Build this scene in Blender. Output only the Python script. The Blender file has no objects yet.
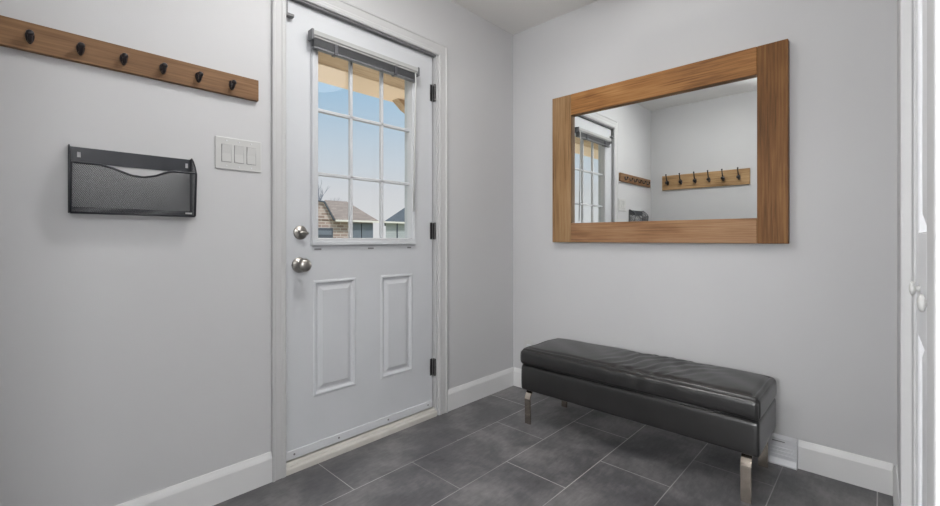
import bpy, bmesh, math, random
from mathutils import Vector, Matrix
random.seed(4)
C = bpy.context.scene.collection
PI = math.pi

# ------------------------------------------------------------------ materials
def newmat(name):
    m = bpy.data.materials.new(name); m.use_nodes = True
    nt = m.node_tree; b = nt.nodes['Principled BSDF']
    return m, nt, b
def N(nt, t, **kw):
    n = nt.nodes.new(t)
    for k, v in kw.items(): setattr(n, k, v)
    return n
def lin(c):
    return tuple(((x/255)/12.92 if x/255 <= .04045 else ((x/255+.055)/1.055)**2.4) for x in c) + (1,)
def ramp(nt, stops):
    r = N(nt, 'ShaderNodeValToRGB'); e = r.color_ramp.elements
    e[0].position, e[0].color = stops[0]; e[1].position, e[1].color = stops[-1]
    for p, c in stops[1:-1]:
        k = e.new(p); k.color = c
    return r
def coords(nt, scale=(1,1,1), kind='Object', loc=(0,0,0)):
    tc = N(nt, 'ShaderNodeTexCoord'); mp = N(nt, 'ShaderNodeMapping')
    mp.inputs['Scale'].default_value = scale; mp.inputs['Location'].default_value = loc
    nt.links.new(tc.outputs[kind], mp.inputs[0]); return mp.outputs[0]
def noise(nt, vec, scale, detail=3, rough=.5, dist=0):
    n = N(nt, 'ShaderNodeTexNoise'); n.inputs['Scale'].default_value = scale
    n.inputs['Detail'].default_value = detail; n.inputs['Roughness'].default_value = rough
    n.inputs['Distortion'].default_value = dist
    nt.links.new(vec, n.inputs['Vector']); return n.outputs[0]
def bump(nt, b, h, strength=.1, dist=.01):
    n = N(nt, 'ShaderNodeBump'); n.inputs['Strength'].default_value = strength; n.inputs['Distance'].default_value = dist
    nt.links.new(h, n.inputs['Height']); nt.links.new(n.outputs[0], b.inputs['Normal'])
def paint(name, c, rough=.55, var=.03, scale=3, bs=.03, bscale=180, spec=.5):
    m, nt, b = newmat(name); v = coords(nt)
    f = noise(nt, v, scale, 4)
    a = lin(c); lo = tuple(x*(1-var) for x in a[:3])+(1,); hi = tuple(min(1, x*(1+var)) for x in a[:3])+(1,)
    r = ramp(nt, [(.3, lo), (.7, hi)]); nt.links.new(f, r.inputs[0]); nt.links.new(r.outputs[0], b.inputs['Base Color'])
    b.inputs['Roughness'].default_value = rough; b.inputs['Specular IOR Level'].default_value = spec
    if bs: bump(nt, b, noise(nt, v, bscale, 2), bs, .003)
    return m
def metal(name, c, rough=.25, bs=0):
    m, nt, b = newmat(name); b.inputs['Metallic'].default_value = 1
    v = coords(nt); f = noise(nt, v, 40, 2); a = lin(c)
    r = ramp(nt, [(.3, tuple(x*.92 for x in a[:3])+(1,)), (.7, a)]); nt.links.new(f, r.inputs[0]); nt.links.new(r.outputs[0], b.inputs['Base Color'])
    b.inputs['Roughness'].default_value = rough
    return m
def wood(name, dark, mid, light, axis, fine=1.0, rough=.5):
    """oak-like: long streaks plus cathedral figure along the given axis (0/1/2)"""
    m, nt, b = newmat(name)
    s = [48*fine]*3; s[axis] = 1.3
    v = coords(nt, tuple(s))
    s2 = [5.5*fine]*3; s2[axis] = 1.1
    v2 = coords(nt, tuple(s2), loc=(3.1, 1.7, .4))
    n1 = noise(nt, v, 3, 6, .65)
    big = noise(nt, v2, 1.0, 3, .5, .6)
    mu = N(nt, 'ShaderNodeMath', operation='MULTIPLY'); mu.inputs[1].default_value = 26
    nt.links.new(big, mu.inputs[0])
    si = N(nt, 'ShaderNodeMath', operation='SINE'); nt.links.new(mu.outputs[0], si.inputs[0])
    ma = N(nt, 'ShaderNodeMath', operation='MULTIPLY_ADD'); ma.inputs[1].default_value = .065; nt.links.new(si.outputs[0], ma.inputs[0])
    nt.links.new(n1, ma.inputs[2])
    n3 = noise(nt, coords(nt, tuple(1 if i == axis else 2.5 for i in range(3))), 2.2, 2)
    ad = N(nt, 'ShaderNodeMath', operation='MULTIPLY_ADD'); ad.inputs[1].default_value = .45; nt.links.new(n3, ad.inputs[0]); nt.links.new(ma.outputs[0], ad.inputs[2])
    r = ramp(nt, [(.48, lin(dark)), (.70, lin(mid)), (.95, lin(light))])
    nt.links.new(ad.outputs[0], r.inputs[0]); nt.links.new(r.outputs[0], b.inputs['Base Color'])
    b.inputs['Roughness'].default_value = rough; b.inputs['Specular IOR Level'].default_value = .2
    bump(nt, b, n1, .15, .002)
    return m

M = {}
M['wall'] = paint('wall_paint', (194, 194, 195), .6, .012, 2, .05, 220)
M['ceiling'] = paint('ceiling_paint', (224, 222, 219), .85, .01, 2, .05, 150)
M['trim'] = paint('trim_paint', (191, 191, 191), .45, .01, 6, 0)
M['base'] = paint('baseboard_paint', (216, 216, 216), .45, .01, 6, 0)
M['plastic'] = paint('white_plastic', (192, 192, 190), .35, .01, 20, 0)
M['vent'] = paint('vent_metal', (206, 207, 210), .3, .02, 20, 0)
M['sill'] = paint('threshold', (196, 193, 186), .5, .05, 12, .05, 60)
M['steel'] = metal('satin_nickel', (172, 168, 162), .28)
M['hinge'] = metal('dark_hinge_metal', (96, 94, 94), .4)
M['chrome'] = metal('chrome', (196, 186, 174), .10)
M['blackmetal'] = paint('black_hook_metal', (26, 20, 24), .3, .1, 40, 0)
M['wire'] = paint('black_wire_coating', (30, 32, 38), .35, .1, 40, 0)
M['strip'] = paint('black_sheet_metal', (50, 52, 57), .3, .12, 14, 0)
M['blind'] = paint('blind_rail', (170, 170, 169), .4, .02, 30, 0)
M['slat'] = paint('blind_slat', (104, 105, 108), .45, .04, 30, 0)
M['bar'] = paint('grey_metal_strip', (112, 112, 113), .4, .05, 30, 0)
M['clip'] = paint('blind_clip', (70, 70, 74), .4, .04, 30, 0)
M['wallwhite'] = paint('closet_door_paint', (218, 219, 221), .5, .01, 6, 0)
M['closet_casing'] = paint('closet_casing_paint', (186, 186, 186), .5, .01, 6, 0)
M['dark'] = paint('dark_gap', (40, 40, 42), .7, .05, 10, 0)
M['sticker'] = paint('grey_sticker_and_gap', (120, 120, 122), .6, .25, 400, 0)
M['plug'] = paint('screw_head', (110, 110, 112), .4, .05, 60, 0)

# door paint, with a scuff near the lower hinge corner
m, nt, b = newmat('door_paint'); v = coords(nt)
f = noise(nt, v, 3, 4); r = ramp(nt, [(.3, lin((196, 198, 201))), (.7, lin((201, 203, 206)))]); nt.links.new(f, r.inputs[0])
def spot(nt, c, rad):
    tc = N(nt, 'ShaderNodeTexCoord'); s = N(nt, 'ShaderNodeVectorMath', operation='SUBTRACT'); s.inputs[1].default_value = c
    nt.links.new(tc.outputs['Object'], s.inputs[0])
    d = N(nt, 'ShaderNodeVectorMath', operation='DIVIDE'); d.inputs[1].default_value = rad; nt.links.new(s.outputs[0], d.inputs[0])
    l = N(nt, 'ShaderNodeVectorMath', operation='LENGTH'); nt.links.new(d.outputs[0], l.inputs[0])
    q = N(nt, 'ShaderNodeMapRange'); q.inputs[1].default_value = 1; q.inputs[2].default_value = .3; nt.links.new(l.outputs['Value'], q.inputs[0])
    return q.outputs[0]
col = r.outputs[0]
for c, rad, a in [((-.02, -.893, .292), (.05, .022, .007), .55), ((-.02, -.899, .262), (.05, .026, .008), .8)]:
    q = spot(nt, c, rad); mx = N(nt, 'ShaderNodeMixRGB'); mm = N(nt, 'ShaderNodeMath', operation='MULTIPLY'); mm.inputs[1].default_value = a
    nt.links.new(q, mm.inputs[0]); nt.links.new(mm.outputs[0], mx.inputs[0]); nt.links.new(col, mx.inputs[1]); mx.inputs[2].default_value = lin((60, 58, 58)); col = mx.outputs[0]
nt.links.new(col, b.inputs['Base Color']); b.inputs['Roughness'].default_value = .42
M['door'] = m

# floor tiles
m, nt, b = newmat('slate_tile')
tc = N(nt, 'ShaderNodeTexCoord'); sp = N(nt, 'ShaderNodeSeparateXYZ'); nt.links.new(tc.outputs['Object'], sp.inputs[0])
ax = N(nt, 'ShaderNodeMath', operation='ADD'); ax.inputs[1].default_value = 6.553; nt.links.new(sp.outputs['Y'], ax.inputs[0])
ay = N(nt, 'ShaderNodeMath', operation='ADD'); ay.inputs[1].default_value = 20*.3085-.0035; nt.links.new(sp.outputs['X'], ay.inputs[0])
cb = N(nt, 'ShaderNodeCombineXYZ'); nt.links.new(ax.outputs[0], cb.inputs[0]); nt.links.new(ay.outputs[0], cb.inputs[1])
br = N(nt, 'ShaderNodeTexBrick'); nt.links.new(cb.outputs[0], br.inputs['Vector'])
br.inputs['Scale'].default_value = 1; br.inputs['Brick Width'].default_value = .6; br.inputs['Row Height'].default_value = .3085
br.inputs['Mortar Size'].default_value = .0020; br.inputs['Mortar Smooth'].default_value = .1
br.inputs['Color1'].default_value = (1, 1, 1, 1); br.inputs['Color2'].default_value = (.86, .86, .86, 1); br.inputs['Mortar'].default_value = (1, 1, 1, 1)
v = coords(nt); n1 = noise(nt, v, 3.5, 5, .62, .3); n2 = noise(nt, coords(nt, (30, 8, 8)), 2, 5, .7)
ma = N(nt, 'ShaderNodeMath', operation='MULTIPLY_ADD'); ma.inputs[1].default_value = .35; nt.links.new(n2, ma.inputs[0]); nt.links.new(n1, ma.inputs[2])
r = ramp(nt, [(.47, lin((74, 73, 76))), (.65, lin((96, 95, 97))), (.86, lin((130, 128, 128)))]); nt.links.new(ma.outputs[0], r.inputs[0])
mx = N(nt, 'ShaderNodeMixRGB', blend_type='MULTIPLY'); mx.inputs[0].default_value = 1
nt.links.new(r.outputs[0], mx.inputs[1]); nt.links.new(br.outputs['Color'], mx.inputs[2])
# grout tone varies; one cross joint in the row by the door is not there in the real floor
gn = ramp(nt, [(.38, lin((128, 127, 126))), (.62, lin((186, 184, 182)))]); nt.links.new(noise(nt, coords(nt), 1.6, 2), gn.inputs[0])
def near(sock, c, w):
    d = N(nt, 'ShaderNodeMath', operation='COMPARE'); nt.links.new(sock, d.inputs[0]); d.inputs[1].default_value = c; d.inputs[2].default_value = w; return d.outputs[0]
k1 = N(nt, 'ShaderNodeMath', operation='MULTIPLY'); nt.links.new(near(sp.outputs['X'], .155, .149), k1.inputs[0]); nt.links.new(near(sp.outputs['Y'], -.853, .02), k1.inputs[1])
k2 = N(nt, 'ShaderNodeMath', operation='SUBTRACT'); k2.use_clamp = True; nt.links.new(br.outputs['Fac'], k2.inputs[0]); nt.links.new(k1.outputs[0], k2.inputs[1])
m2 = N(nt, 'ShaderNodeMixRGB'); nt.links.new(k2.outputs[0], m2.inputs[0]); nt.links.new(mx.outputs[0], m2.inputs[1]); nt.links.new(gn.outputs[0], m2.inputs[2])
nt.links.new(m2.outputs[0], b.inputs['Base Color']); b.inputs['Roughness'].default_value = .42
bump(nt, b, ma.outputs[0], .12, .004)
M['tile'] = m

# leather
m, nt, b = newmat('black_leather'); v = coords(nt)
f = noise(nt, v, 8, 4); r = ramp(nt, [(.3, lin((24, 24, 24))), (.75, lin((36, 35, 35)))]); nt.links.new(f, r.inputs[0]); nt.links.new(r.outputs[0], b.inputs['Base Color'])
b.inputs['Roughness'].default_value = .30; b.inputs['Specular IOR Level'].default_value = .8
bump(nt, b, noise(nt, v, 160, 3, .6), .12, .002); M['leather'] = m

# mirror glass
m, nt, b = newmat('mirror_glass'); b.inputs['Metallic'].default_value = 1; b.inputs['Roughness'].default_value = .0
b.inputs['Base Color'].default_value = (.93, .95, .94, 1); M['mirror'] = m

# window glass: clear with fresnel reflection
m, nt, b = newmat('window_glass'); nt.nodes.remove(b)
tr = N(nt, 'ShaderNodeBsdfTransparent'); tr.inputs[0].default_value = (.94, .96, .96, 1); gl = N(nt, 'ShaderNodeBsdfGlossy'); gl.inputs['Roughness'].default_value = .02
fr = N(nt, 'ShaderNodeFresnel'); fr.inputs[0].default_value = 1.35; mx = N(nt, 'ShaderNodeMixShader')
ge = N(nt, 'ShaderNodeNewGeometry'); nb = N(nt, 'ShaderNodeMath', operation='SUBTRACT'); nb.inputs[0].default_value = 1; nt.links.new(ge.outputs['Backfacing'], nb.inputs[1])
fm = N(nt, 'ShaderNodeMath', operation='MULTIPLY'); nt.links.new(fr.outputs[0], fm.inputs[0]); nt.links.new(nb.outputs[0], fm.inputs[1])
nt.links.new(fm.outputs[0], mx.inputs[0]); nt.links.new(tr.outputs[0], mx.inputs[1]); nt.links.new(gl.outputs[0], mx.inputs[2])
nt.links.new(mx.outputs[0], nt.nodes['Material Output'].inputs[0]); M['glass'] = m

# wire mesh (see-through diamond net)
m, nt, b = newmat('wire_mesh')
tc = N(nt, 'ShaderNodeTexCoord'); sp = N(nt, 'ShaderNodeSeparateXYZ'); nt.links.new(tc.outputs['Object'], sp.inputs[0])
su = N(nt, 'ShaderNodeMath', operation='ADD'); nt.links.new(sp.outputs['X'], su.inputs[0]); nt.links.new(sp.outputs['Y'], su.inputs[1])
def diag(op):
    a = N(nt, 'ShaderNodeMath', operation=op); nt.links.new(su.outputs[0], a.inputs[0]); nt.links.new(sp.outputs['Z'], a.inputs[1])
    k = N(nt, 'ShaderNodeMath', operation='MULTIPLY'); k.inputs[1].default_value = 215; nt.links.new(a.outputs[0], k.inputs[0])
    fr = N(nt, 'ShaderNodeMath', operation='FRACT'); nt.links.new(k.outputs[0], fr.inputs[0])
    g = N(nt, 'ShaderNodeMath', operation='GREATER_THAN'); g.inputs[1].default_value = .40; nt.links.new(fr.outputs[0], g.inputs[0])
    return g.outputs[0]
hole = N(nt, 'ShaderNodeMath', operation='MULTIPLY'); nt.links.new(diag('ADD'), hole.inputs[0]); nt.links.new(diag('SUBTRACT'), hole.inputs[1])
tr = N(nt, 'ShaderNodeBsdfTransparent'); mx = N(nt, 'ShaderNodeMixShader'); b.inputs['Base Color'].default_value = lin((54, 55, 59)); b.inputs['Roughness'].default_value = .4
nt.links.new(hole.outputs[0], mx.inputs[0]); nt.links.new(b.outputs[0], mx.inputs[1]); nt.links.new(tr.outputs[0], mx.inputs[2])
nt.links.new(mx.outputs[0], nt.nodes['Material Output'].inputs[0]); M['mesh'] = m

OAK = ((98, 72, 50), (122, 92, 66), (142, 110, 80))
M['rail_y'] = wood('oak_rail_along_wall', *OAK, 1)
M['rail_x'] = wood('oak_rail_across', (120, 92, 60), (164, 132, 94), (188, 156, 116), 0)
FR = ((108, 72, 38), (148, 103, 60), (170, 125, 78))
M['frame_top'] = wood('frame_board_top', *FR, 0, .8)
M['frame_bottom'] = wood('frame_board_bottom', (112, 80, 54), (144, 108, 78), (164, 130, 98), 0, .9)
M['frame_left'] = wood('frame_board_left', (106, 78, 50), (142, 110, 76), (160, 130, 96), 2, .9)
M['frame_right'] = wood('frame_board_right', (84, 56, 30), (112, 76, 42), (136, 98, 58), 2, .8)

# outside
def brick(name, c1, c2, mo, w=.5, h=.18, ms=.025):
    m, nt, b = newmat(name); tc = N(nt, 'ShaderNodeTexCoord'); sp = N(nt, 'ShaderNodeSeparateXYZ'); nt.links.new(tc.outputs['Object'], sp.inputs[0])
    cb = N(nt, 'ShaderNodeCombineXYZ'); s = N(nt, 'ShaderNodeMath', operation='ADD'); nt.links.new(sp.outputs['X'], s.inputs[0]); nt.links.new(sp.outputs['Y'], s.inputs[1])
    nt.links.new(s.outputs[0], cb.inputs[0]); nt.links.new(sp.outputs['Z'], cb.inputs[1])
    t = N(nt, 'ShaderNodeTexBrick'); nt.links.new(cb.outputs[0], t.inputs['Vector']); t.inputs['Scale'].default_value = 1
    t.inputs['Brick Width'].default_value = w; t.inputs['Row Height'].default_value = h; t.inputs['Mortar Size'].default_value = ms
    t.inputs['Color1'].default_value = lin(c1); t.inputs['Color2'].default_value = lin(c2); t.inputs['Mortar'].default_value = lin(mo)
    nt.links.new(t.outputs['Color'], b.inputs['Base Color']); b.inputs['Roughness'].default_value = .9; return m
M['brick'] = brick('house_brick', (146, 122, 116), (192, 172, 166), (200, 188, 184))
M['shingle'] = brick('brown_shingles', (122, 112, 108), (142, 131, 126), (112, 103, 100), .4, .12, .01)
M['shingle_blue'] = brick('blue_shingles', (70, 78, 88), (84, 92, 102), (64, 72, 82), .4, .12, .01)
M['siding'] = brick('pale_siding', (176, 180, 186), (182, 186, 192), (158, 164, 170), 9, .15, .01)
M['garage'] = paint('garage_door', (112, 120, 134), .6, .04, 5, 0)
M['house_trim'] = paint('house_trim', (226, 222, 218), .6, .03, 5, 0)
M['house_glass'] = paint('house_window', (84, 90, 102), .2, .05, 5, 0)
M['soffit'] = wood('porch_soffit_boards', (170, 142, 112), (196, 168, 136), (212, 186, 154), 1, .3, .7)
M['beam'] = paint('porch_beam_paint', (244, 216, 184), .7, .04, 3, .02, 40)
M['grass'] = paint('lawn', (150, 154, 120), .95, .2, 2, .2, 30)
M['bark'] = paint('tree_bark', (112, 122, 140), .9, .15, 10, .2, 40)
M['patio'] = paint('pale_bounce_concrete', (222, 216, 206), .9, .05, 2, .05, 40)
M['stucco'] = paint('outer_wall', (206, 200, 190), .8, .05, 5, .1, 60)

LS = [5.2, 41, 36, 40, 46]  # emission strengths of the added fill lights
for k, (nm, c) in enumerate((('entry_fill_glow', (1, .985, .96, 1)), ('side_fill_glow', (.98, .99, 1, 1)), ('middle_fill_glow', (.98, .99, 1, 1)),
                             ('near_fill_glow', (.985, .99, 1, 1)), ('dome_fill_glow', (1, .995, .985, 1)))):
    m, nt, b = newmat(nm); b.inputs['Base Color'].default_value = (.9, .9, .88, 1); b.inputs['Emission Color'].default_value = c; b.inputs['Emission Strength'].default_value = LS[k]; M['L%d' % k] = m

# ------------------------------------------------------------------ mesh helpers
def obj(name, bm, mat, parent=None, smooth=False, loc=None):
    me = bpy.data.meshes.new(name); bmesh.ops.recalc_face_normals(bm, faces=bm.faces); bm.to_mesh(me); bm.free()
    me.materials.append(M[mat] if isinstance(mat, str) else mat)
    if smooth:
        for p in me.polygons: p.use_smooth = True
    o = bpy.data.objects.new(name, me); C.objects.link(o)
    if parent: o.parent = parent
    if loc: o.location = loc
    return o
def box(bm, x0, x1, y0, y1, z0, z1, bev=0, seg=2):
    t = bmesh.new(); bmesh.ops.create_cube(t, size=1)
    for v in t.verts: v.co = Vector(((x0+x1)/2+v.co.x*(x1-x0), (y0+y1)/2+v.co.y*(y1-y0), (z0+z1)/2+v.co.z*(z1-z0)))
    if bev: bmesh.ops.bevel(t, geom=t.edges[:], offset=bev, segments=seg, affect='EDGES', profile=.5)
    merge(bm, t); return bm
def merge(bm, t):
    me = bpy.data.meshes.new('tmp'); t.to_mesh(me); t.free(); bm.from_mesh(me); bpy.data.meshes.remove(me)
def B(*a, **k): return box(bmesh.new(), *a, **k)
def prism(bm, pts, axis, a, b):
    """pts: 2D outline in the two other axes (in xyz order), extruded from a to b on axis"""
    def mk(p, t):
        c = [0, 0, 0]; o = [i for i in range(3) if i != axis]; c[axis] = t; c[o[0]], c[o[1]] = p; return Vector(c)
    f0 = [bm.verts.new(mk(p, a)) for p in pts]; f1 = [bm.verts.new(mk(p, b)) for p in pts]
    bm.faces.new(f0); bm.faces.new(f1[::-1]); n = len(pts)
    for i in range(n): bm.faces.new([f0[i], f0[(i+1) % n], f1[(i+1) % n], f1[i]])
    return bm
def tube(bm, pts, rad, seg=10, caps=True):
    pts = [Vector(p) for p in pts]; rads = rad if isinstance(rad, (list, tuple)) else [rad]*len(pts); rings = []
    up = None
    for i, p in enumerate(pts):
        d = (pts[min(i+1, len(pts)-1)]-pts[max(i-1, 0)]).normalized()
        if up is None: up = d.orthogonal().normalized()
        up = (up-d*up.dot(d)).normalized(); s = d.cross(up)
        rings.append([bm.verts.new(p+(up*math.cos(2*PI*k/seg)+s*math.sin(2*PI*k/seg))*rads[i]) for k in range(seg)])
    for a, b in zip(rings, rings[1:]):
        for k in range(seg): bm.faces.new([a[k], a[(k+1) % seg], b[(k+1) % seg], b[k]])
    if caps: bm.faces.new(rings[0][::-1]); bm.faces.new(rings[-1])
    return bm
def lathe(bm, prof, origin, axis, seg=32):
    """prof: (distance along axis, radius)"""
    a = Vector(axis).normalized(); u = a.orthogonal().normalized(); w = a.cross(u); o = Vector(origin); rings = []
    for t, r in prof:
        rings.append([bm.verts.new(o+a*t+(u*math.cos(2*PI*k/seg)+w*math.sin(2*PI*k/seg))*max(r, 1e-5)) for k in range(seg)])
    for p, q in zip(rings, rings[1:]):
        for k in range(seg): bm.faces.new([p[k], p[(k+1) % seg], q[(k+1) % seg], q[k]])
    bm.faces.new(rings[0][::-1]); bm.faces.new(rings[-1]); return bm
def tag(o, label=None, cat=None, group=None, kind=None):
    if label: o['label'] = label
    if cat: o['category'] = cat
    if group: o['group'] = group
    if kind: o['kind'] = kind
    return o
def empty(name, loc, label=None, cat=None, group=None, kind=None):
    o = bpy.data.objects.new(name, None); C.objects.link(o); o.location = loc; o.empty_display_size = .05
    return tag(o, label, cat, group, kind)
def keep(o, parent):
    """parent without moving (parent has only a location)"""
    o.parent = parent; o.matrix_parent_inverse = Matrix.Translation(-Vector(parent.location)); return o
def part(name, bm, mat, parent, smooth=False, label=None):
    off = Vector(parent.location)
    p = parent.parent
    while p: off = off+Vector(p.location); p = p.parent
    for v in bm.verts: v.co -= off
    o = obj(name, bm, mat, parent, smooth)
    if label: o['label'] = label
    return o
def struct(name, bm, mat, label, cat, smooth=False):
    return tag(obj(name, bm, mat, None, smooth), label, cat, None, 'structure')
def auto(o, ang=40):
    for p in o.data.polygons: p.use_smooth = True
    o.data.set_sharp_from_angle(angle=math.radians(ang))
    return o

H = 2.44; XR = 1.912; YR = -2.54; YH = -2.005   # ceiling, right wall plane, rear wall plane, end of the closet wall
OY0, OY1, OZ = -1.612, -.720, 2.084              # door opening

# ------------------------------------------------------------------ room shell
struct('floor', B(-.02, 5.2, -6.2, .0, -.08, 0), 'tile', 'dark slate-look rectangular tile floor with light grout', 'floor')
struct('ceiling', B(-.0, 5.2, -6.2, .0, H, H+.1), 'ceiling', 'plain white painted ceiling', 'ceiling')
bm = B(-.14, 0, YR-.12, OY0, -.08, H+.1); box(bm, -.14, 0, OY1, .12, -.08, H+.1); box(bm, -.14, 0, OY0, OY1, OZ, H+.1)
struct('wall_left', bm, 'wall', 'light grey painted wall that holds the entry door', 'wall')
struct('wall_back', B(0, XR+.7, 0, .12, -.08, H+.1), 'wall', 'light grey painted wall behind the bench and mirror', 'wall')
bm = B(0, 1.12, YR-.12, YR, -.08, H+.1); box(bm, 1.12, 5.2, YR-.12, YR, 2.14, H+.1)  # unseen header over the opening, added to shade the upper walls
struct('wall_rear', bm, 'wall', 'light grey wall seen in the mirror behind the second hook rail', 'wall')
CY0, CY1, CZ = -1.880, -1.183, 2.05              # closet opening
bm = B(XR, XR+.1, CY1, 0, 0, H); box(bm, XR, XR+.1, YH, CY0, 0, H); box(bm, XR, XR+.1, CY0, CY1, CZ, H)
struct('wall_right', bm, 'wall', 'grey side wall holding the closet doors at the right edge', 'wall')
bm = B(XR+.1, 5.2, YH, YH+.1, 0, H)
struct('wall_hall', bm, 'wall', 'grey wall of the hallway beside the closet', 'wall')
struct('wall_closet', B(XR+.6, XR+.7, YH+.1, 0, 0, H), 'wall', 'rear wall of the closet', 'wall')
struct('wall_end', B(5.2, 5.32, -6.2, YH+.1, -.08, H+.1), 'wall', 'grey end wall of the room behind the camera', 'wall')
struct('wall_far', B(0, 5.32, -6.32, -6.2, -.08, H+.1), 'wall', 'grey far wall of the room behind the camera', 'wall')
struct('wall_side', B(-.12, 0, -6.32, YR-.12, -.08, H+.1), 'wall', 'grey side wall of the room behind the camera', 'wall')

def baseprof(d=1):
    return [(0, 0), (.013*d, 0), (.013*d, .098), (.010*d, .108), (.006*d, .118), (.004*d, .124), (0, .124)]
def bb_y(name, x, d, y0, y1, label):
    bm = bmesh.new(); prism(bm, [(x+a, z) for a, z in baseprof(d)], 1, y0, y1); return struct(name, bm, 'base', label, 'baseboard')
def bb_x(name, y, d, x0, x1, label):
    bm = bmesh.new(); prism(bm, [(y+a, z) for a, z in baseprof(d)], 0, x0, x1); return struct(name, bm, 'base', label, 'baseboard')
bb_y('baseboard_left', 0, 1, YR, -1.658, 'white baseboard on the door wall left of the door')
bb_y('baseboard_left.001', 0, 1, -.647, 0, 'white baseboard on the door wall between door and corner')
bb_x('baseboard_back', 0, -1, .013, XR-.013, 'white baseboard along the wall behind the bench')
bb_x('baseboard_rear', YR, 1, .013, 1.12, 'white baseboard along the wall behind the camera')
bb_y('baseboard_right', XR, -1, CY1+.072, -.0, 'short white baseboard between the far corner and closet casing')

# ------------------------------------------------------------------ entry door casing and frame
def casing_prof(w):   # (across, out)
    return [(0, 0), (0, .012), (w*.12, .016), (w*.3, .016), (w*.36, .013), (w*.78, .015), (w*.84, .019), (w*.97, .019), (w, .016), (w, 0)]
def casing(name, x, d, y0, y1, z1, w, label, wl, wt):
    """mitred three-sided casing around an opening y0..y1, top z1 (inner edges)"""
    bm = bmesh.new(); pr = casing_prof(w); rows = []
    for a, t in pr:
        s = a; l = a*wl/w; tt = a*wt/w
        rows.append([Vector((x+d*t, y0-l, 0)), Vector((x+d*t, y0-l, z1+tt)), Vector((x+d*t, y1+s, z1+tt)), Vector((x+d*t, y1+s, 0))])
    V = [[bm.verts.new(p) for p in r] for r in rows]
    for a, b2 in zip(V, V[1:]):
        for k in range(3): bm.faces.new([a[k], a[k+1], b2[k+1], b2[k]])
    for k in range(3): bm.faces.new([V[0][k], V[0][k+1], V[-1][k+1], V[-1][k]])
    bm.faces.new([r[0] for r in V]); bm.faces.new([r[3] for r in V])
    return struct(name, bm, 'trim', label, 'door casing')
casing('trim_1', 0, 1, -1.598, -.713, 2.076, .066, 'white moulded casing around the entry door', .060, .076)
# jambs, head and stops
bm = B(-.14, .003, OY0-.001, OY0+.006, .0, OZ); box(bm, -.14, .003, OY1-.006, OY1+.001, 0, OZ); box(bm, -.14, .003, OY0, OY1, OZ-.006, OZ+.001)
box(bm, -.14, -.066, OY0, OY0+.018, 0, OZ); box(bm, -.14, -.066, OY1-.018, OY1, 0, OZ); box(bm, -.14, -.066, OY0, OY1, OZ-.02, OZ)
struct('trim_2', bm, 'trim', 'white wooden jamb lining the entry door opening', 'door frame')
bm = bmesh.new(); prism(bm, [(-.15, 0), (.012, 0), (.012, .022), (.008, .027), (-.006, .029), (-.008, .038), (-.012, .042), (-.15, .044)], 1, OY0+.007, OY1-.007)
struct('trim_3', bm, 'sill', 'cream threshold under the entry door', 'threshold')

# ------------------------------------------------------------------ entry door
DX = -.02; DY0, DY1, DZ0, DZ1 = -1.603, -.737, .048, 2.064
door = empty('door_1', (DX, DY1, DZ0), 'white entry door with nine-pane window, knob and deadbolt', 'door', None, 'structure')
WY0, WY1, WZ0, WZ1 = -1.441, -.893, 1.022, 1.915      # clear opening of the lite
SY0, SY1, SZ0, SZ1 = -1.460, -.881, 1.0, 1.935        # hole in slab
PAN = [(-1.462, -1.236, .295, .828), (-1.093, -.880, .290, .828)]
# front face grid with panel holes
def slab():
    bm = bmesh.new()
    ys = sorted({DY0, DY1, SY0, SY1, *[p for q in PAN for p in q[:2]]}); zs = sorted({DZ0, DZ1, SZ0, SZ1, .290, .295, .828})
    def inside(y, z):
        if SY0 < y < SY1 and SZ0 < z < SZ1: return 1
        for a, b_, c, d in PAN:
            if a < y < b_ and c < z < d: return 2
        return 0
    for i in range(len(ys)-1):
        for j in range(len(zs)-1):
            y, z = (ys[i]+ys[i+1])/2, (zs[j]+zs[j+1])/2; k = inside(y, z)
            q = [(ys[i], zs[j]), (ys[i+1], zs[j]), (ys[i+1], zs[j+1]), (ys[i], zs[j+1])]
            if k == 0: bm.faces.new([bm.verts.new((DX, *p)) for p in q])
            if k != 1: bm.faces.new([bm.verts.new((DX-.044, *p)) for p in q])
    def strip(l0, l1):
        for k in range(4): bm.faces.new([bm.verts.new(p) for p in (l0[k], l0[(k+1) % 4], l1[(k+1) % 4], l1[k])])
    R4 = lambda x, a, b_, c, d: [(x, a, c), (x, b_, c), (x, b_, d), (x, a, d)]
    strip(R4(DX, DY0, DY1, DZ0, DZ1), R4(DX-.044, DY0, DY1, DZ0, DZ1))
    strip(R4(DX, SY0, SY1, SZ0, SZ1), R4(DX-.044, SY0, SY1, SZ0, SZ1))
    for a, b_, c, d in PAN:      # moulded panel: rim, cove, flat, raised field
        steps = [(0, 0), (.0035, .006), (.004, .012), (-.007, .020), (-.008, .028), (.000, .046), (.0015, .048)]
        prev = None
        for dx, ins in steps:
            cur = R4(DX+dx, a+ins, b_-ins, c+ins, d-ins)
            if prev: strip(prev, cur)
            prev = cur
        bm.faces.new([bm.verts.new(p) for p in prev])
    bmesh.ops.remove_doubles(bm, verts=bm.verts, dist=1e-5)
    return bm
part('door_panel', slab(), 'door', door)
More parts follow.
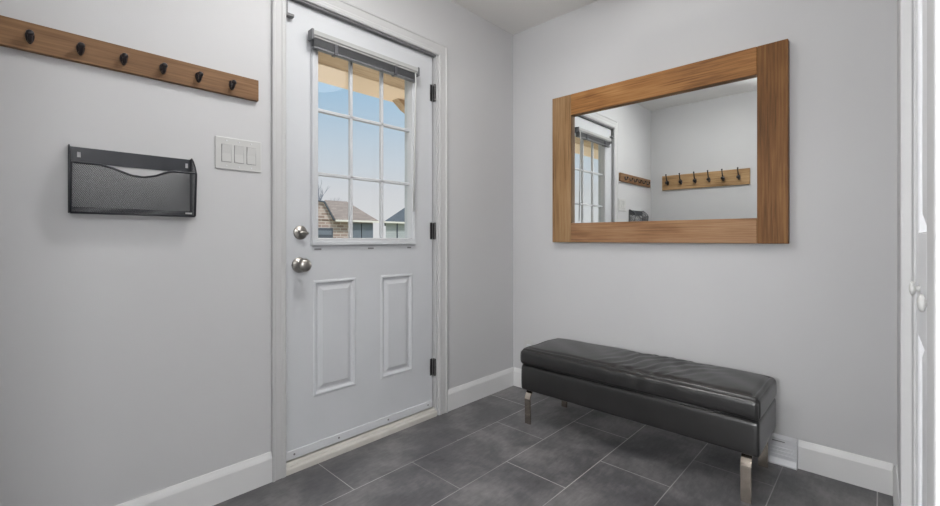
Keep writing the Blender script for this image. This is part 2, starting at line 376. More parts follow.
# lite frame (moulding both sides)
def ringframe(bm, xf, xb, o, i, mid):
    """o,i : (y0,y1,z0,z1); profile from outer to inner"""
    R4 = lambda x, r: [(x, r[0], r[2]), (x, r[1], r[2]), (x, r[1], r[3]), (x, r[0], r[3])]
    def lerp(t): return [o[k]+(i[k]-o[k])*t for k in range(4)]
    seq = [(xb, 0), (xf-.006, 0), (xf, .12), (xf, .5), (xf-mid, .62), (xf-mid, .9), (xf-mid-.004, 1), (xb, 1)]
    prev = None
    first = None
    for x, t in seq:
        cur = [bm.verts.new(p) for p in R4(x, lerp(t))]
        if prev:
            for k in range(4): bm.faces.new([prev[k], prev[(k+1) % 4], cur[(k+1) % 4], cur[k]])
        else: first = cur
        prev = cur
    for k in range(4): bm.faces.new([prev[k], prev[(k+1) % 4], first[(k+1) % 4], first[k]])
    return bm
bm = ringframe(bmesh.new(), -.004, DX-.001, (-1.474, -.868, .986, 1.955), (WY0, WY1, WZ0, WZ1), .003)
ringframe_back = ringframe(bm, DX-.001, DX-.055, (WY0-.018, WY1+.018, WZ0-.018, WZ1+.018), (WY0, WY1, WZ0, WZ1), 0)
fr_ = part('window_frame', bm, 'door', door, label='raised white frame around the nine-pane glass')
gl_ = part('glass', B(-.056, -.050, WY0, WY1, WZ0, WZ1), 'glass', door)
mun = bmesh.new()
def mbar(y0, y1, z0, z1):
    for xa, xb in ((-.050, -.030),): box(mun, xa, xb, y0, y1, z0, z1, .003, 1)
MY = [-1.256, -1.074]; MZ = [1.320, 1.616]
for y in MY: mbar(y-.008, y+.008, WZ0, WZ1)
for z in MZ: mbar(WY0, WY1, z-.008, z+.008)
part('muntins', mun, 'door', door, label='white grille dividing the glass into nine panes')
# sweep with screws
sw = part('door_sweep', B(DX, DX+.008, DY0+.002, DY1-.004, .050, .088, bev=.002), 'vent', door, label='white strip with four screws along the door foot')
for y in (-1.552, -1.335, -1.05, -.775):
    bm = lathe(bmesh.new(), [(0, .0045), (.0015, .0045), (.0025, .002)], (DX+.008, y, .070), (1, 0, 0), 10); part('screw', bm, 'plug', sw)
# knob and deadbolt
y, z = -1.527, .902
kn = part('door_knob', lathe(bmesh.new(), [(0, .034), (.004, .034), (.009, .030), (.012, .013), (.030, .012), (.036, .020), (.044, .027), (.054, .0295), (.064, .027), (.070, .020), (.073, .008)], (DX, y, z), (1, 0, 0), 40), 'steel', door, True, 'satin nickel round knob')
z = 1.046; y = -1.522
db = part('deadbolt', lathe(bmesh.new(), [(0, .031), (.004, .031), (.007, .028), (.008, .019), (.010, .018), (.011, .010), (.02, .009)], (DX, y, z), (1, 0, 0), 40), 'steel', door, True, 'satin nickel deadbolt plate')
bm = bmesh.new(); tube(bm, [(DX+.020, y-.016, z+.003), (DX+.024, y, z), (DX+.025, y+.016, z-.003), (DX+.024, y+.025, z-.004)], [.006, .009, .008, .006], 12)
part('thumb_turn', bm, 'steel', db, True)
# hinges
for z in (1.858, 1.063, .279):
    h = B(DX-.004, -.003, -.7285, -.7265, z-.048, z+.048); box(h, DX-.0005, DX+.0015, -.753, -.738, z-.048, z+.048)
    hh = part('hinge', h, 'hinge', door)
    bm = bmesh.new()
    for k in range(5):
        a = z-.048+k*.0192; lathe(bm, [(0, .0065), (.001, .0075), (.0182, .0075), (.0192, .0065)], (DX+.018, -.7315, a), (0, 0, 1), 14)
    part('hinge_pin', bm, 'hinge', hh, True)
for y, w in ((-1.438, .034), (-1.152, .034), (-.905, .026)):
    part('sticker', B(DX, DX+.0008, y-w/2, y+w/2, .966, .974), 'sticker', door, label='small grey mark below the window')
# latch at the top left of the door
bm = B(-.018, .004, -1.604, -.727, 2.066, 2.078, bev=.001); box(bm, -.019, .004, -1.604, -1.588, 1.992, 2.067, .001); box(bm, -.019, .006, -1.604, -1.560, 1.984, 1.996, .001)
struct('trim_7', bm, 'bar', 'grey metal strip under the door head with a hooked end at the left', 'door stop')

# ------------------------------------------------------------------ mini blind on the door
bl = empty('mini_blind', (0.0, -1.2, 1.9), 'raised grey mini blind clipped above the door window', 'blind')
y0, y1 = -1.486, -.884
bm = bmesh.new(); prism(bm, [(-.003, 1.928), (.030, 1.926), (.034, 1.930), (.034, 1.948), (-.003, 1.952)], 1, y0, y1); part('headrail', bm, 'blind', bl)
part('valance_strip', B(.026, .0325, y0+.004, y1-.004, 1.918, 1.9225, bev=.001), 'plastic', bl)
bm = bmesh.new()
for k in range(10):
    z = 1.882+k*.0037; prism(bm, [(.001, z), (.014, z+.0022), (.027, z), (.027, z+.0014), (.014, z+.0036), (.001, z+.0014)], 1, y0+.006, y1-.006)
part('slat_stack', bm, 'slat', bl, label='stack of grey slats')
part('bottom_rail', B(.001, .027, y0+.006, y1-.006, 1.872, 1.881, bev=.002), 'slat', bl)
for y in (-1.372, -1.030):
    part('cord_clip', B(-.002, .031, y-.009, y+.009, 1.869, 1.917, bev=.002), 'clip', bl)
for y in (y0-.003, y1+.003):
    part('bracket', B(-.004, .037, y-.005, y+.005, 1.905, 1.952, bev=.002), 'slat', bl)
part('tilt_wand', tube(bmesh.new(), [(.034, -.905, 1.915), (.038, -.906, 1.86), (.030, -.907, 1.5), (.022, -.908, 1.165)], .0042, 8), 'plastic', bl, True, 'thin white tilt wand')

# ------------------------------------------------------------------ coat hook rails
def hookA():
    """black hook, plate at origin, projecting +x"""
    bm = bmesh.new()
    t = bmesh.new(); pts = []
    for k in range(20):
        a = 2*PI*k/20; w = .010*(1+.25*math.sin(a)); pts.append((w*math.cos(a), .019*math.sin(a)))
    prism(bm, pts, 0, 0, .004)
    tube(bm, [(.003, 0, -.010), (.012, 0, -.014), (.020, 0, -.010), (.024, 0, -.002), (.026, 0, .004)], [.0055, .0055, .0052, .0055, .006], 10)
    for c, rr in (((.027, 0, .006), .0092),):
        bmesh.ops.create_uvsphere(bm, u_segments=14, v_segments=10, radius=rr, matrix=Matrix.Translation(c))
    return bm
def hookB():
    """larger black double hook: long upper prong, ball lower, projecting +y"""
    bm = bmesh.new(); pts = []
    for k in range(20):
        a = 2*PI*k/20; pts.append((.012*math.cos(a), .026*math.sin(a)))
    prism(bm, [(p[0], p[1]-.002) for p in pts], 1, 0, .004)
    tube(bm, [(0, .003, .004), (0, .022, .012), (0, .040, .030), (0, .050, .056), (0, .058, .080)], [.006, .006, .0055, .005, .0055], 10)
    bmesh.ops.create_uvsphere(bm, u_segments=14, v_segments=10, radius=.0075, matrix=Matrix.Translation((0, .059, .083)))
    tube(bm, [(0, .003, -.004), (0, .014, -.016), (0, .026, -.014), (0, .032, -.002)], [.006, .006, .0055, .005], 10)
    bmesh.ops.create_uvsphere(bm, u_segments=16, v_segments=12, radius=.017, matrix=Matrix.Translation((0, .032, .0)))
    return bm
ra = empty('coat_hook_rail', (0, -2.094, 1.58), 'long oak rail with six black hooks on the wall left of the door', 'coat rack')
part('board', B(0, .02, -2.47, -1.715, 1.58, 1.664, bev=.0015), 'rail_y', ra)
h0 = None
for y in (-2.372, -2.259, -2.151, -2.041, -1.931, -1.817):
    if h0 is None:
        h0 = obj('hook', hookA(), 'blackmetal', ra, True)
        o = h0
    else:
        o = h0.copy(); C.objects.link(o)
    o.location = (.02, y+2.094, 1.618-1.58)
rb = empty('coat_hook_rail', (.53, YR, 1.545), 'shorter wide oak rail with six double hooks, seen in the mirror', 'coat rack')
part('board', B(.126, .945, YR, YR+.02, 1.545, 1.700, bev=.002), 'rail_x', rb)
h0 = None
for x in (.186, .322, .462, .592, .720, .856):
    if h0 is None: h0 = obj('hook', hookB(), 'blackmetal', rb, True); o = h0
    else: o = h0.copy(); C.objects.link(o)
    o.location = (x-.53, .02, 1.620-1.545)

# ------------------------------------------------------------------ light switch
swp = empty('light_switch', (0, -1.785, 1.353), 'white three-gang rocker switch plate beside the door', 'light switch')
bm = B(0, .006, -1.871, -1.699, 1.290, 1.416, bev=.003)
part('switch_plate', bm, 'plastic', swp)
for y in (-1.831, -1.785, -1.739):
    part('gap_shade', B(.0055, .0066, y-.0178, y+.0178, 1.3185, 1.3875), 'sticker', swp, label='thin grey sheet painted as the shadow gap around a rocker')  # raised grey sheet; the shade of the gap is in its colour
    rk = bmesh.new(); prism(rk, [(.006, 1.320), (.0085, 1.320), (.0075, 1.353), (.011, 1.386), (.006, 1.386)], 1, y-.0163, y+.0163)
    part('rocker', rk, 'plastic', swp)
    for z in (1.304, 1.402):
        part('screw', lathe(bmesh.new(), [(0, .003), (.0008, .003), (.0012, .002)], (.006, y, z), (1, 0, 0), 10), 'vent', swp)

# ------------------------------------------------------------------ wire file pocket
Y0, Y1 = -2.285, -1.950; FX = .068; FZ0, FZ1 = 1.100, 1.2535
fp = empty('wall_file_pocket', (0, (Y0+Y1)/2, FZ0), 'black wire mesh file pocket hung on the wall below the oak rail', 'file holder')
def topz(y):
    t = (y-Y0)/(Y1-Y0); pts = [(0, 0), (.20, 0), (.30, -.008), (.44, -.026), (.54, -.029), (.64, -.021), (.74, -.004), (.80, 0), (1, 0)]
    for (a, za), (b_, zb) in zip(pts, pts[1:]):
        if a <= t <= b_: return FZ1+za+(zb-za)*(t-a)/(b_-a)
    return FZ1
ys = [Y0+(Y1-Y0)*k/40 for k in range(41)]
bm = bmesh.new()
lo = [bm.verts.new((FX-.018, y, FZ0)) for y in ys]; hi = [bm.verts.new((FX, y, topz(y))) for y in ys]
for k in range(40): bm.faces.new([lo[k], lo[k+1], hi[k+1], hi[k]])
part('front_mesh', bm, 'mesh', fp, label='fine black mesh front with dipped top edge')
bm = bmesh.new(); loop = [(FX-.018, Y0, FZ0)]+[(FX, y, topz(y)) for y in ys]+[(FX-.018, Y1, FZ0)]
tube(bm, loop, .0036, 8); tube(bm, [(FX-.018, Y0, FZ0), (FX-.018, Y1, FZ0)], .0036, 8)
part('front_rim', bm, 'wire', fp, True)
for y in (Y0, Y1):
    prof = [(.002, FZ0), (.002, 1.312), (.012, 1.314), (.030, 1.302), (.056, 1.276), (FX, FZ1), (FX-.018, FZ0)]
    bm = bmesh.new(); bm.faces.new([bm.verts.new((a, y, z)) for a, z in prof]); part('side_mesh', bm, 'mesh', fp)
    bm = bmesh.new(); tube(bm, [(a, y, z) for a, z in prof[1:-1]], .0022, 8); tube(bm, [(.003, y, FZ0), (.003, y, 1.312)], .0022 if y == Y0 else .005, 8); part('side_rim', bm, 'wire', fp, True)
# solid back strip with key holes
bm = bmesh.new(); hw = .0045
def strip(y0, y1, z0, z1): box(bm, .001, .0035, y0, y1, z0, z1)
ky = (Y0+.024, Y1-.014)
strip(Y0, ky[0]-hw, 1.262, 1.311); strip(ky[0]+hw, ky[1]-hw, 1.262, 1.311); strip(ky[1]+hw, Y1, 1.262, 1.311)
for k in ky: strip(k-hw, k+hw, 1.262, 1.279); strip(k-hw, k+hw, 1.296, 1.311)
part('back_strip', bm, 'strip', fp, label='solid black strip with two keyholes')
bm = bmesh.new(); bm.faces.new([bm.verts.new((.002, a, z)) for a, z in ((Y0, FZ0), (Y1, FZ0), (Y1, FZ0+.02), (Y0, FZ0+.02))])
bm.faces.new([bm.verts.new(p) for p in ((.002, Y0, FZ0), (.002, Y1, FZ0), (FX-.018, Y1, FZ0), (FX-.018, Y0, FZ0))])
part('bottom_mesh', bm, 'mesh', fp)
part('name_plate', B(FX-.0165, FX-.0145, Y1-.030, Y1-.010, FZ0+.007, FZ0+.0125), 'plastic', fp, label='tiny white plate')

# ------------------------------------------------------------------ mirror
X0, X1, Z0, Z1 = .347, 1.566, .996, 1.906; IX0, IX1, IZ0, IZ1 = .479, 1.449, 1.114, 1.778
mi = empty('wall_mirror', ((X0+X1)/2, 0, Z0), 'large rectangular mirror in a wide wooden frame above the bench', 'mirror')
yf, yb = -.045, -.003
part('frame_side', B(X0, IX0, yf, yb, Z0, Z1, bev=.0025), 'frame_left', mi)
part('frame_side', B(IX1, X1, yf, yb, Z0, Z1, bev=.0025), 'frame_right', mi, label='darker brown side board')
part('frame_rail', B(IX0+.0005, IX1-.0005, yf, yb, IZ1, Z1, bev=.0025), 'frame_top', mi)
part('frame_rail', B(IX0+.0005, IX1-.0005, yf, yb, Z0, IZ0, bev=.0025), 'frame_bottom', mi)
part('mirror_glass', B(IX0, IX1, -.019, -.014, IZ0, IZ1), 'mirror', mi)

# ------------------------------------------------------------------ bench
BX0, BX1, BY0, BY1 = .414, 1.531, -.470, -.100
be = empty('storage_bench', ((BX0+BX1)/2, (BY0+BY1)/2, 0), 'long black leather bench with chrome legs on the tile floor', 'bench')
def softbox(x0, x1, y0, y1, z0, z1, r, nx, ny, nz, crown=0, wr=None, bulge=0):
    """rounded box from a subdivided grid; crown lifts the top, bulge pushes the sides out"""
    bm = bmesh.new(); bmesh.ops.create_cube(bm, size=2)
    cuts = lambda n, ax: bmesh.ops.subdivide_edges(bm, edges=[e for e in bm.edges if abs((e.verts[0].co-e.verts[1].co)[ax]) > 1e-6], cuts=n, use_grid_fill=True)
    for n, ax in ((nx, 0), (ny, 1), (nz, 2)):
        es = [e for e in bm.edges if abs((e.verts[0].co-e.verts[1].co)[ax]) > 1e-6 and all(abs((e.verts[0].co-e.verts[1].co)[k]) < 1e-6 for k in range(3) if k != ax)]
        bmesh.ops.subdivide_edges(bm, edges=es, cuts=n, use_grid_fill=True)
    hx, hy, hz = (x1-x0)/2, (y1-y0)/2, (z1-z0)/2; c = Vector(((x0+x1)/2, (y0+y1)/2, (z0+z1)/2))
    for v in bm.verts:
        u = v.co.copy()
        # remap so that grid lines crowd toward the edges
        e = lambda t: math.copysign(1-(1-abs(t))**1.6, t)
        p = Vector((e(u.x)*hx, e(u.y)*hy, e(u.z)*hz))
        q = Vector((max(-hx+r, min(hx-r, p.x)), max(-hy+r, min(hy-r, p.y)), max(-hz+r, min(hz-r, p.z))))
        d = p-q
        if d.length > 1e-9 and (abs(abs(u.x)-1) < 1e-6 or abs(abs(u.y)-1) < 1e-6 or abs(abs(u.z)-1) < 1e-6): p = q+d.normalized()*r
        sx, sy = 1-(abs(u.x))**6, 1-(abs(u.y))**3
        if u.z > 0: p.z += crown*sx*sy*max(0, u.z)
        if bulge:
            k = (1-u.z**2)*bulge
            if abs(u.y) > .99: p.y += math.copysign(k, u.y)
            if abs(u.x) > .99: p.x += math.copysign(k*.25, u.x)
        if wr: p = wr(p, u)
        v.co = c+p
    return bm
def wrinkle(p, u):
    # folds radiating from the middle seam of the top, fading out on the left
    if u.z > .2:
        x = p.x; y = p.y; s = math.exp(-((x-.12)/.17)**2)*.0050+math.exp(-((x+.02)/.06)**2)*.002
        p.z += s*(math.sin(88*(x-.62*y)+2.4*math.sin(13*y+7*x))+.5*math.sin(150*(x-.4*y)+3*math.sin(21*y)))*.7*max(0, 1-abs(u.y)**3)
        p.z += -.004*math.exp(-((x+.035)/.022)**2)
        p.z += .0016*math.sin(23*x+31*y)*max(0, 1-abs(u.y)**4)
    if u.z > .2:      # stitched crease running round the top panel
        d = min((BX1-BX0)/2-abs(p.x), (BY1-BY0)/2-abs(p.y)); p.z -= .0055*math.exp(-((d-.024)/.007)**2)
    if u.y < -.99 and abs(u.z) < .9:
        p.y += .0016*math.sin(60*p.x+3*math.sin(11*p.x))*math.exp(-((p.x-.1)/.25)**2)
    return p
bd = softbox(BX0+.003, BX1-.001, BY0+.003, BY1-.003, .186, .322, .010, 50, 14, 9, 0, None, .005)
auto(part('seat_box', bd, 'leather', be), 60)
bd = softbox(BX0+.002, BX1, BY0, BY1, .324, .409, .016, 150, 40, 11, .016, wrinkle, .011)
cu = auto(part('cushion', bd, 'leather', be), 60)
bm = bmesh.new()
tube(bm, [(BX0+.012, BY0+.006, .3235), (BX1-.012, BY0+.006, .3235), (BX1-.006, BY0+.02, .3235), (BX1-.006, BY1-.02, .3235)], .003, 8)
part('seam_piping', bm, 'leather', cu, True)
def leg(cx, s, y):
    """flat chrome band: horizontal top tab, round bend outward, straight foot; s=-1 front"""
    t = .009; w = .018; path = [(y-s*.075, .1845), (y-s*.052, .1845)]
    for k in range(1, 11):
        a = k/10*PI/2; path.append((y-s*.052+s*.054*math.sin(a), .1305+.054*math.cos(a)))
    path += [(y+s*.001, .09), (y, .05), (y-s*.001, .0)]
    bm = bmesh.new(); L = []
    for i, (py, pz) in enumerate(path):
        a, b_ = path[max(i-1, 0)], path[min(i+1, len(path)-1)]; d = Vector((b_[0]-a[0], b_[1]-a[1])).normalized(); n = Vector((d.y, -d.x))*(-s)
        L.append([bm.verts.new((cx+q*w, py+n.x*o*t, pz+n.y*o*t if i < len(path)-1 else 0)) for q, o in ((-1, 0), (1, 0), (1, 1), (-1, 1))])
    for a, b_ in zip(L, L[1:]):
        for k in range(4): bm.faces.new([a[k], a[(k+1) % 4], b_[(k+1) % 4], b_[k]])
    bm.faces.new(L[0]); bm.faces.new(L[-1])
    bmesh.ops.recalc_face_normals(bm, faces=bm.faces)
    bmesh.ops.bevel(bm, geom=[e for e in bm.edges if e.is_manifold and e.calc_face_angle(0) > 1.2], offset=.0012, segments=2, affect='EDGES')
    return bm
for cx, s, y in ((.452, -1, -.449), (1.486, -1, -.455), (.470, 1, -.108), (1.482, 1, -.103)):
    auto(part('leg', leg(cx, s, y), 'chrome', be), 35)

# ------------------------------------------------------------------ wall outlet behind the bench and baseboard vent
ou = empty('wall_outlet', (.135, 0, .272), 'white wall outlet mostly hidden behind the left end of the bench', 'outlet')
part('outlet_plate', B(.100, .170, -.005, 0, .215, .331, bev=.002), 'plastic', ou)
for z in (.252, .292):
    s_ = part('socket', B(.119, .151, -.0065, -.004, z-.013, z+.013, bev=.001), 'vent', ou)
    bm = bmesh.new()
    for x in (.129, .141): box(bm, x-.001, x+.001, -.0068, -.006, z-.004, z+.005)
    part('slots', bm, 'dark', s_)
ve = empty('baseboard_vent', (1.540, -.013, 0), 'small white slotted vent box at the baseboard right of the bench', 'vent')
bm = bmesh.new(); prism(bm, [(-.013, .002), (-.040, .002), (-.040, .008), (-.030, .030), (-.028, .096), (-.030, .118), (-.013, .130)], 0, 1.489, 1.593)
part('vent_body', bm, 'vent', ve)
bm = bmesh.new()
for z in (.046, .062, .078): box(bm, 1.497, 1.585, -.0335, -.027, z-.0022, z+.0022, .0008, 1)
part('louvre', bm, 'vent', ve)
part('lever_slot', B(1.505, 1.552, -.0305, -.0285, .1035, .1075), 'sticker', ve, label='short grey lever slot')
for xa in (1.484, 1.593): part('end_cap', B(xa, xa+.005, -.042, -.013, .002, .128, bev=.001), 'vent', ve)

# ------------------------------------------------------------------ closet doors in the right wall
def closet_casing():
    bm = bmesh.new(); w = .070
    for y0, y1 in ((CY1-.002, CY1+w), (CY0-w, CY0+.002)): box(bm, XR-.018, XR, y0, y1, 0, CZ+w, .003, 2)
    box(bm, XR-.018, XR, CY0-w, CY1+w, CZ, CZ+w, .003, 2)
    box(bm, XR-.0, XR+.1, CY1-.004, CY1+.001, 0, CZ); box(bm, XR, XR+.1, CY0-.001, CY0+.004, 0, CZ)
    return bm
struct('trim_4', closet_casing(), 'closet_casing', 'white casing around the closet doors at the right edge', 'door casing')
def closet_leaf(name, y0, y1, x, label, ky):
    d = empty(name, (x, y0, .012), label, 'door', None, 'structure')
    bm = bmesh.new(); st = .055
    box(bm, x, x+.032, y0, y0+st, .012, CZ-.006, .002, 1); box(bm, x, x+.032, y1-st, y1, .012, CZ-.006, .002, 1)
    zz = [(.012, .20), (.93-.09, .93+.10), (CZ-.12, CZ-.006)]
    for a, b_ in zz: box(bm, x, x+.032, y0+st-.001, y1-st+.001, a, b_, .0015, 1)
    part('door_frame', bm, 'wallwhite', d)
    for a, b_ in ((.20, .84), (1.03, CZ-.12)):
        bm = B(x+.012, x+.022, y0+st-.006, y1-st+.006, a-.006, b_+.006)
        t = bmesh.new(); i0, i1 = (y0+st+.008, y1-st-.008), (y0+st+.035, y1-st-.035)
        r0 = [t.verts.new((x+.012, yy, zz_)) for yy, zz_ in ((i0[0], a+.008), (i0[1], a+.008), (i0[1], b_-.008), (i0[0], b_-.008))]
        r1 = [t.verts.new((x+.004, yy, zz_)) for yy, zz_ in ((i1[0], a+.035), (i1[1], a+.035), (i1[1], b_-.035), (i1[0], b_-.035))]
        for k in range(4): t.faces.new([r0[k], r0[(k+1) % 4], r1[(k+1) % 4], r1[k]])
        t.faces.new(r1); merge(bm, t)
        part('raised_panel', bm, 'wallwhite', d)
    kb = lathe(bmesh.new(), [(0, .007), (-.002, .0042), (-.0055, .0045), (-.0065, .0100), (-.0085, .0125), (-.0115, .0120), (-.0135, .007), (-.014, .002)], (x, ky, .93), (1, 0, 0), 24)
    part('door_knob', kb, 'plastic', d, True, 'small round white knob')
closet_leaf('door_2', -1.5115, CY1-.005, XR+.004, 'far white panelled closet leaf with round knob', -1.307)
closet_leaf('door_3', CY0+.005, -1.5145, XR+.004, 'near white closet leaf with round knob, at the right edge', -1.548)

# ------------------------------------------------------------------ added fill lights, all out of view
def lamp(x, y, r, mat, label):
    l = empty('ceiling_fill_light', (x, y, H), label, 'fill light')
    part('fill_base', lathe(bmesh.new(), [(0, r*1.04), (-.02, r*1.04), (-.024, r*.9)], (x, y, H), (0, 0, 1), 40), 'steel', l, True)
    prof = [(-.02, r*.98)]+[(-.02-.085*math.sin(a), r*math.cos(a)) for a in [k/10*PI/2 for k in range(1, 11)]]
    part('fill_shade', lathe(bmesh.new(), prof, (x, y, H), (0, 0, 1), 40), mat, l, True)
def drum(x, y, r, mat, label, z0=2.12, z1=2.27):
    l = empty('ceiling_fill_light', (x, y, H), label, 'fill light')
    part('canopy', lathe(bmesh.new(), [(0, .065), (-.02, .062), (-.026, .03)], (x, y, H), (0, 0, 1), 32), 'steel', l, True)
    part('stem', lathe(bmesh.new(), [(-.024, .008), (z1-H-.004, .008)], (x, y, H), (0, 0, 1), 16), 'steel', l, True)
    part('fill_shade', lathe(bmesh.new(), [(z1-H, r-.012), (z1-H-.012, r), (z0-H+.012, r), (z0-H, r-.012)], (x, y, H), (0, 0, 1), 48), mat, l, True)
drum(.95, -.92, .20, 'L0', 'added fill light over the entry floor, shaped as a frosted drum')  # invented fixture, hung low so it lights the ceiling too
drum(3.7, -2.95, .30, 'L1', 'unseen fill drum added by the closet side of the room behind', 2.0, 2.22)  # invented source that lights the entry from the room behind
drum(2.3, -3.9, .30, 'L2', 'unseen fill drum added in the middle of the room behind', 2.0, 2.22)  # second invented source in the room behind, out of view
def floor_fill_lamp(x, y, mat, label):
    l = empty('floor_fill_lamp', (x, y, 0), label, 'floor lamp')
    part('base', lathe(bmesh.new(), [(0, .15), (.02, .15), (.028, .03)], (x, y, 0), (0, 0, 1), 40), 'steel', l, True)
    part('pole', lathe(bmesh.new(), [(.025, .012), (1.02, .012)], (x, y, 0), (0, 0, 1), 16), 'steel', l, True)
    part('fill_shade', lathe(bmesh.new(), [(1.0, .24), (1.01, .25), (1.44, .22), (1.45, .21)], (x, y, 0), (0, 0, 1), 48), mat, l, True)
floor_fill_lamp(1.6, -3.45, 'L3', 'added fill light shaped as a shaded floor lamp, straight behind the camera')  # put in low to brighten the back wall right of the bench
def dome(x, y, r, mat, label):
    l = empty('ceiling_fill_light', (x, y, H), label, 'fill light')
    part('fill_base', lathe(bmesh.new(), [(0, r*1.05), (-.018, r*1.05), (-.022, r*.9)], (x, y, H), (0, 0, 1), 40), 'steel', l, True)
    part('fill_shade', lathe(bmesh.new(), [(-.02, r*.98)]+[(-.02-.055*math.sin(a), r*math.cos(a)) for a in [k/8*PI/2 for k in range(1, 9)]], (x, y, H), (0, 0, 1), 40), mat, l, True)
dome(.74, -1.58, .16, 'L4', 'added fill dome on the entry ceiling, out of view')  # added to brighten the rear wall and floor

# ------------------------------------------------------------------ porch roof and outside
struct('trim_5', B(-.80, -.14, -4.0, 2.6, 2.165, 2.20), 'soffit', 'brown boarded porch soffit above the entry door outside', 'soffit')
bm = B(-1.09, -.80, -4.0, 2.6, 2.160, 2.20, bev=.004); box(bm, -1.12, -1.09, -4.0, 2.6, 2.166, 2.34)
beam = struct('trim_6', bm, 'beam', 'pale tan board along the outer edge of the porch soffit', 'soffit')
bm = bmesh.new(); prism(bm, [(-.247, 2.162), (.152, 2.162), (.152, 2.03), (-.05, 2.05), (-.16, 2.095), (-.22, 2.14)], 0, -1.07, -.99)
part('bracket', bm, 'soffit', beam)

struct('ground', B(-60, -.14, -60, 60, -.5, -.3), 'grass', 'grassy ground outside the door', 'ground')
struct('porch_bounce_slab', B(-12, -.14, -7, 9, -.3, -.10), 'patio', 'wide pale concrete slab outside the door, sized to bounce light onto the soffit', 'porch')  # unseen slab, made large and pale to bounce light up to the soffit

GZ = -.3
hs = empty('brick_house', (-23, 12, GZ), 'brick house with brown hip roof and garage, through the lower window panes', 'house')
part('wall', B(-30, -22.3, 7.5, 13.9, GZ, 2.15), 'brick', hs)
bm = bmesh.new()   # hip roof
e = [(-30.4, 14.0, 2.15), (-30.4, 17.0, 2.15), (-21.9, 14.2, 2.12), (-21.9, 11.0, 2.15)]; rg = [(-26, 12.5, 3.68), (-26, 14.2, 3.68)]
V = [bm.verts.new(p) for p in e]; Rr = [bm.verts.new(p) for p in rg]
bm.faces.new([V[2], V[3], Rr[0], Rr[1]]); bm.faces.new([V[1], V[2], Rr[1]]); bm.faces.new([V[0], V[1], Rr[1], Rr[0]]); bm.faces.new([V[3], V[0], Rr[0]]); bm.faces.new(V[::-1])
part('roof', bm, 'shingle', hs)
bm = bmesh.new(); prism(bm, [(7.6, 2.15), (11.05, 2.15), (10.4, 3.18), (9.6, 3.28), (8.4, 2.9)], 0, -23.4, -22.25); part('gable', bm, 'brick', hs)
bm = bmesh.new(); tube(bm, [(-22.15, 9.5, 3.30), (-22.15, 10.4, 3.2), (-22.15, 11.05, 2.12)], .06, 6); part('rake_board', bm, 'house_glass', hs)
part('fascia', B(-21.95, -21.85, 11.0, 14.2, 2.05, 2.16), 'house_trim', hs)
gd = part('garage_door', B(-22.3, -22.2, 12.15, 12.95, GZ, 2.0), 'garage', hs); part('garage_door', B(-22.3, -22.2, 13.02, 13.85, GZ, 2.0), 'garage', hs)
wf = part('window', B(-22.3, -22.2, 9.8, 11.0, .4, 1.65), 'house_glass', hs, label='dark framed window'); part('pane', B(-22.2, -22.18, 9.9, 10.9, 1.25, 1.5), 'garage', wf)
h2 = empty('pale_house', (-22, 17, GZ), 'pale sided house with dark blue roof, through the lower right pane', 'house')
bm = bmesh.new(); prism(bm, [(-22.2, 14.85), (-22.2, 22), (-30, 26.8), (-30, 20.9)], 2, GZ, 2.15); part('wall', bm, 'siding', h2)
bm = bmesh.new(); V = [bm.verts.new(p) for p in ((-21.9, 14.5, 2.15), (-21.9, 22.4, 2.15), (-30.4, 27.4, 2.15), (-30.4, 20.6, 2.15))]; Rr = [bm.verts.new(p) for p in ((-25, 19.8, 4.1), (-27, 22.0, 4.1))]
bm.faces.new([V[0], V[1], Rr[0]]); bm.faces.new([V[1], V[2], Rr[1], Rr[0]]); bm.faces.new([V[2], V[3], Rr[1]]); bm.faces.new([V[3], V[0], Rr[0], Rr[1]]); bm.faces.new(V[::-1])
part('roof', bm, 'shingle_blue', h2); part('fascia', B(-21.95, -21.85, 14.5, 22.4, 2.05, 2.16), 'house_trim', h2)
part('corner_board', B(-22.2, -22.15, 15.75, 15.82, GZ, 2.1), 'house_glass', h2)
# bare tree
tr_ = bmesh.new()
def branch(p, d, L, r, n):
    q = p+d*L; tube(tr_, [p, (p+q)/2+Vector((0, random.uniform(-.05, .05), 0))*L, q], [r, r*.8, r*.6], 5, False)
    if n > 0:
        for k in range(3):
            a = Vector((random.uniform(-.5, .5), random.uniform(-.6, .6), random.uniform(.1, .6))); branch(q if k < 2 else (p+q)/2, (d+a).normalized(), L*random.uniform(.6, .8), r*.55, n-1)
branch(Vector((-33, 15.9, GZ)), Vector((0, .02, 1)), 2.35, .13, 5)
tag(obj('bare_tree', tr_, 'bark'), 'leafless pale tree beside the brick house outside', 'tree')

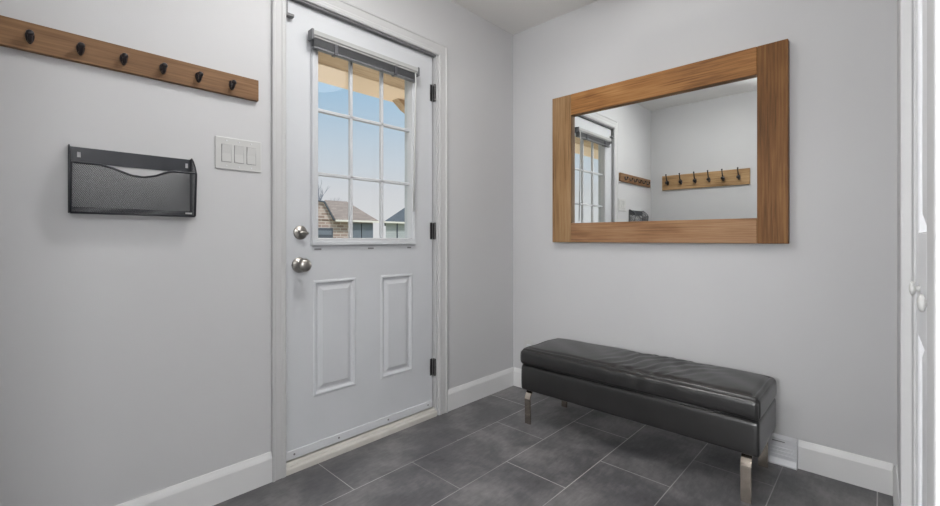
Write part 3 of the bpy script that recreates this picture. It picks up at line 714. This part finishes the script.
# ------------------------------------------------------------------ sky
w = bpy.data.worlds.new('sky'); bpy.context.scene.world = w; w.use_nodes = True; nt = w.node_tree; bg = nt.nodes['Background']
tc = N(nt, 'ShaderNodeTexCoord'); sp = N(nt, 'ShaderNodeSeparateXYZ'); nt.links.new(tc.outputs['Generated'], sp.inputs[0])
r = ramp(nt, [(.0, lin((228, 225, 226))), (.10, lin((220, 219, 223))), (.20, lin((202, 213, 225))), (.37, lin((152, 194, 226))), (.55, (.9, 1.0, 1.1, 1)), (1.0, (2.0, 1.95, 1.9, 1))])
nt.links.new(sp.outputs['Z'], r.inputs[0]); nt.links.new(r.outputs[0], bg.inputs[0]); bg.inputs[1].default_value = 1.0
for nm, loc, rot, sx, sy in (('window_portal', (-.075, (WY0+WY1)/2, (WZ0+WZ1)/2), (0, -PI/2, 0), .92, .56),):
    l = bpy.data.lights.new(nm, 'AREA'); l.shape = 'RECTANGLE'; l.size = sx; l.size_y = sy; l.cycles.is_portal = True
    o = bpy.data.objects.new(nm, l); C.objects.link(o); o.location = loc; o.rotation_euler = rot

l = bpy.data.lights.new('sun', 'SUN'); l.energy = 2.3; l.angle = .01; l.color = (1, .95, .88)
o = bpy.data.objects.new('sun', l); C.objects.link(o); o.location = (10, 6, 20)
o.rotation_euler = (Vector((.55, .25, .8))).to_track_quat('Z', 'Y').to_euler()   # stands behind the house, so it lights only the outside

# ------------------------------------------------------------------ camera
cam = bpy.data.cameras.new('camera'); co = bpy.data.objects.new('camera', cam); C.objects.link(co)
co.location = (1.866, -2.413, 1.0189); co.rotation_euler = (PI/2, 0, .7573)
cam.sensor_fit = 'HORIZONTAL'; cam.sensor_width = 36; cam.lens = 36*435.13/940
cam.shift_y = -(253-238.61)/940
cam.clip_start = .01; cam.clip_end = 200
sc = bpy.context.scene; sc.camera = co
sc.view_settings.view_transform = 'Standard'; sc.view_settings.look = 'None'; sc.view_settings.gamma = 1; sc.view_settings.exposure = 0
sc.view_settings.use_curve_mapping = False
sc.cycles.use_denoising = True; sc.cycles.max_bounces = 10; sc.cycles.diffuse_bounces = 6; sc.cycles.transparent_max_bounces = 16
sc.cycles.caustics_reflective = False
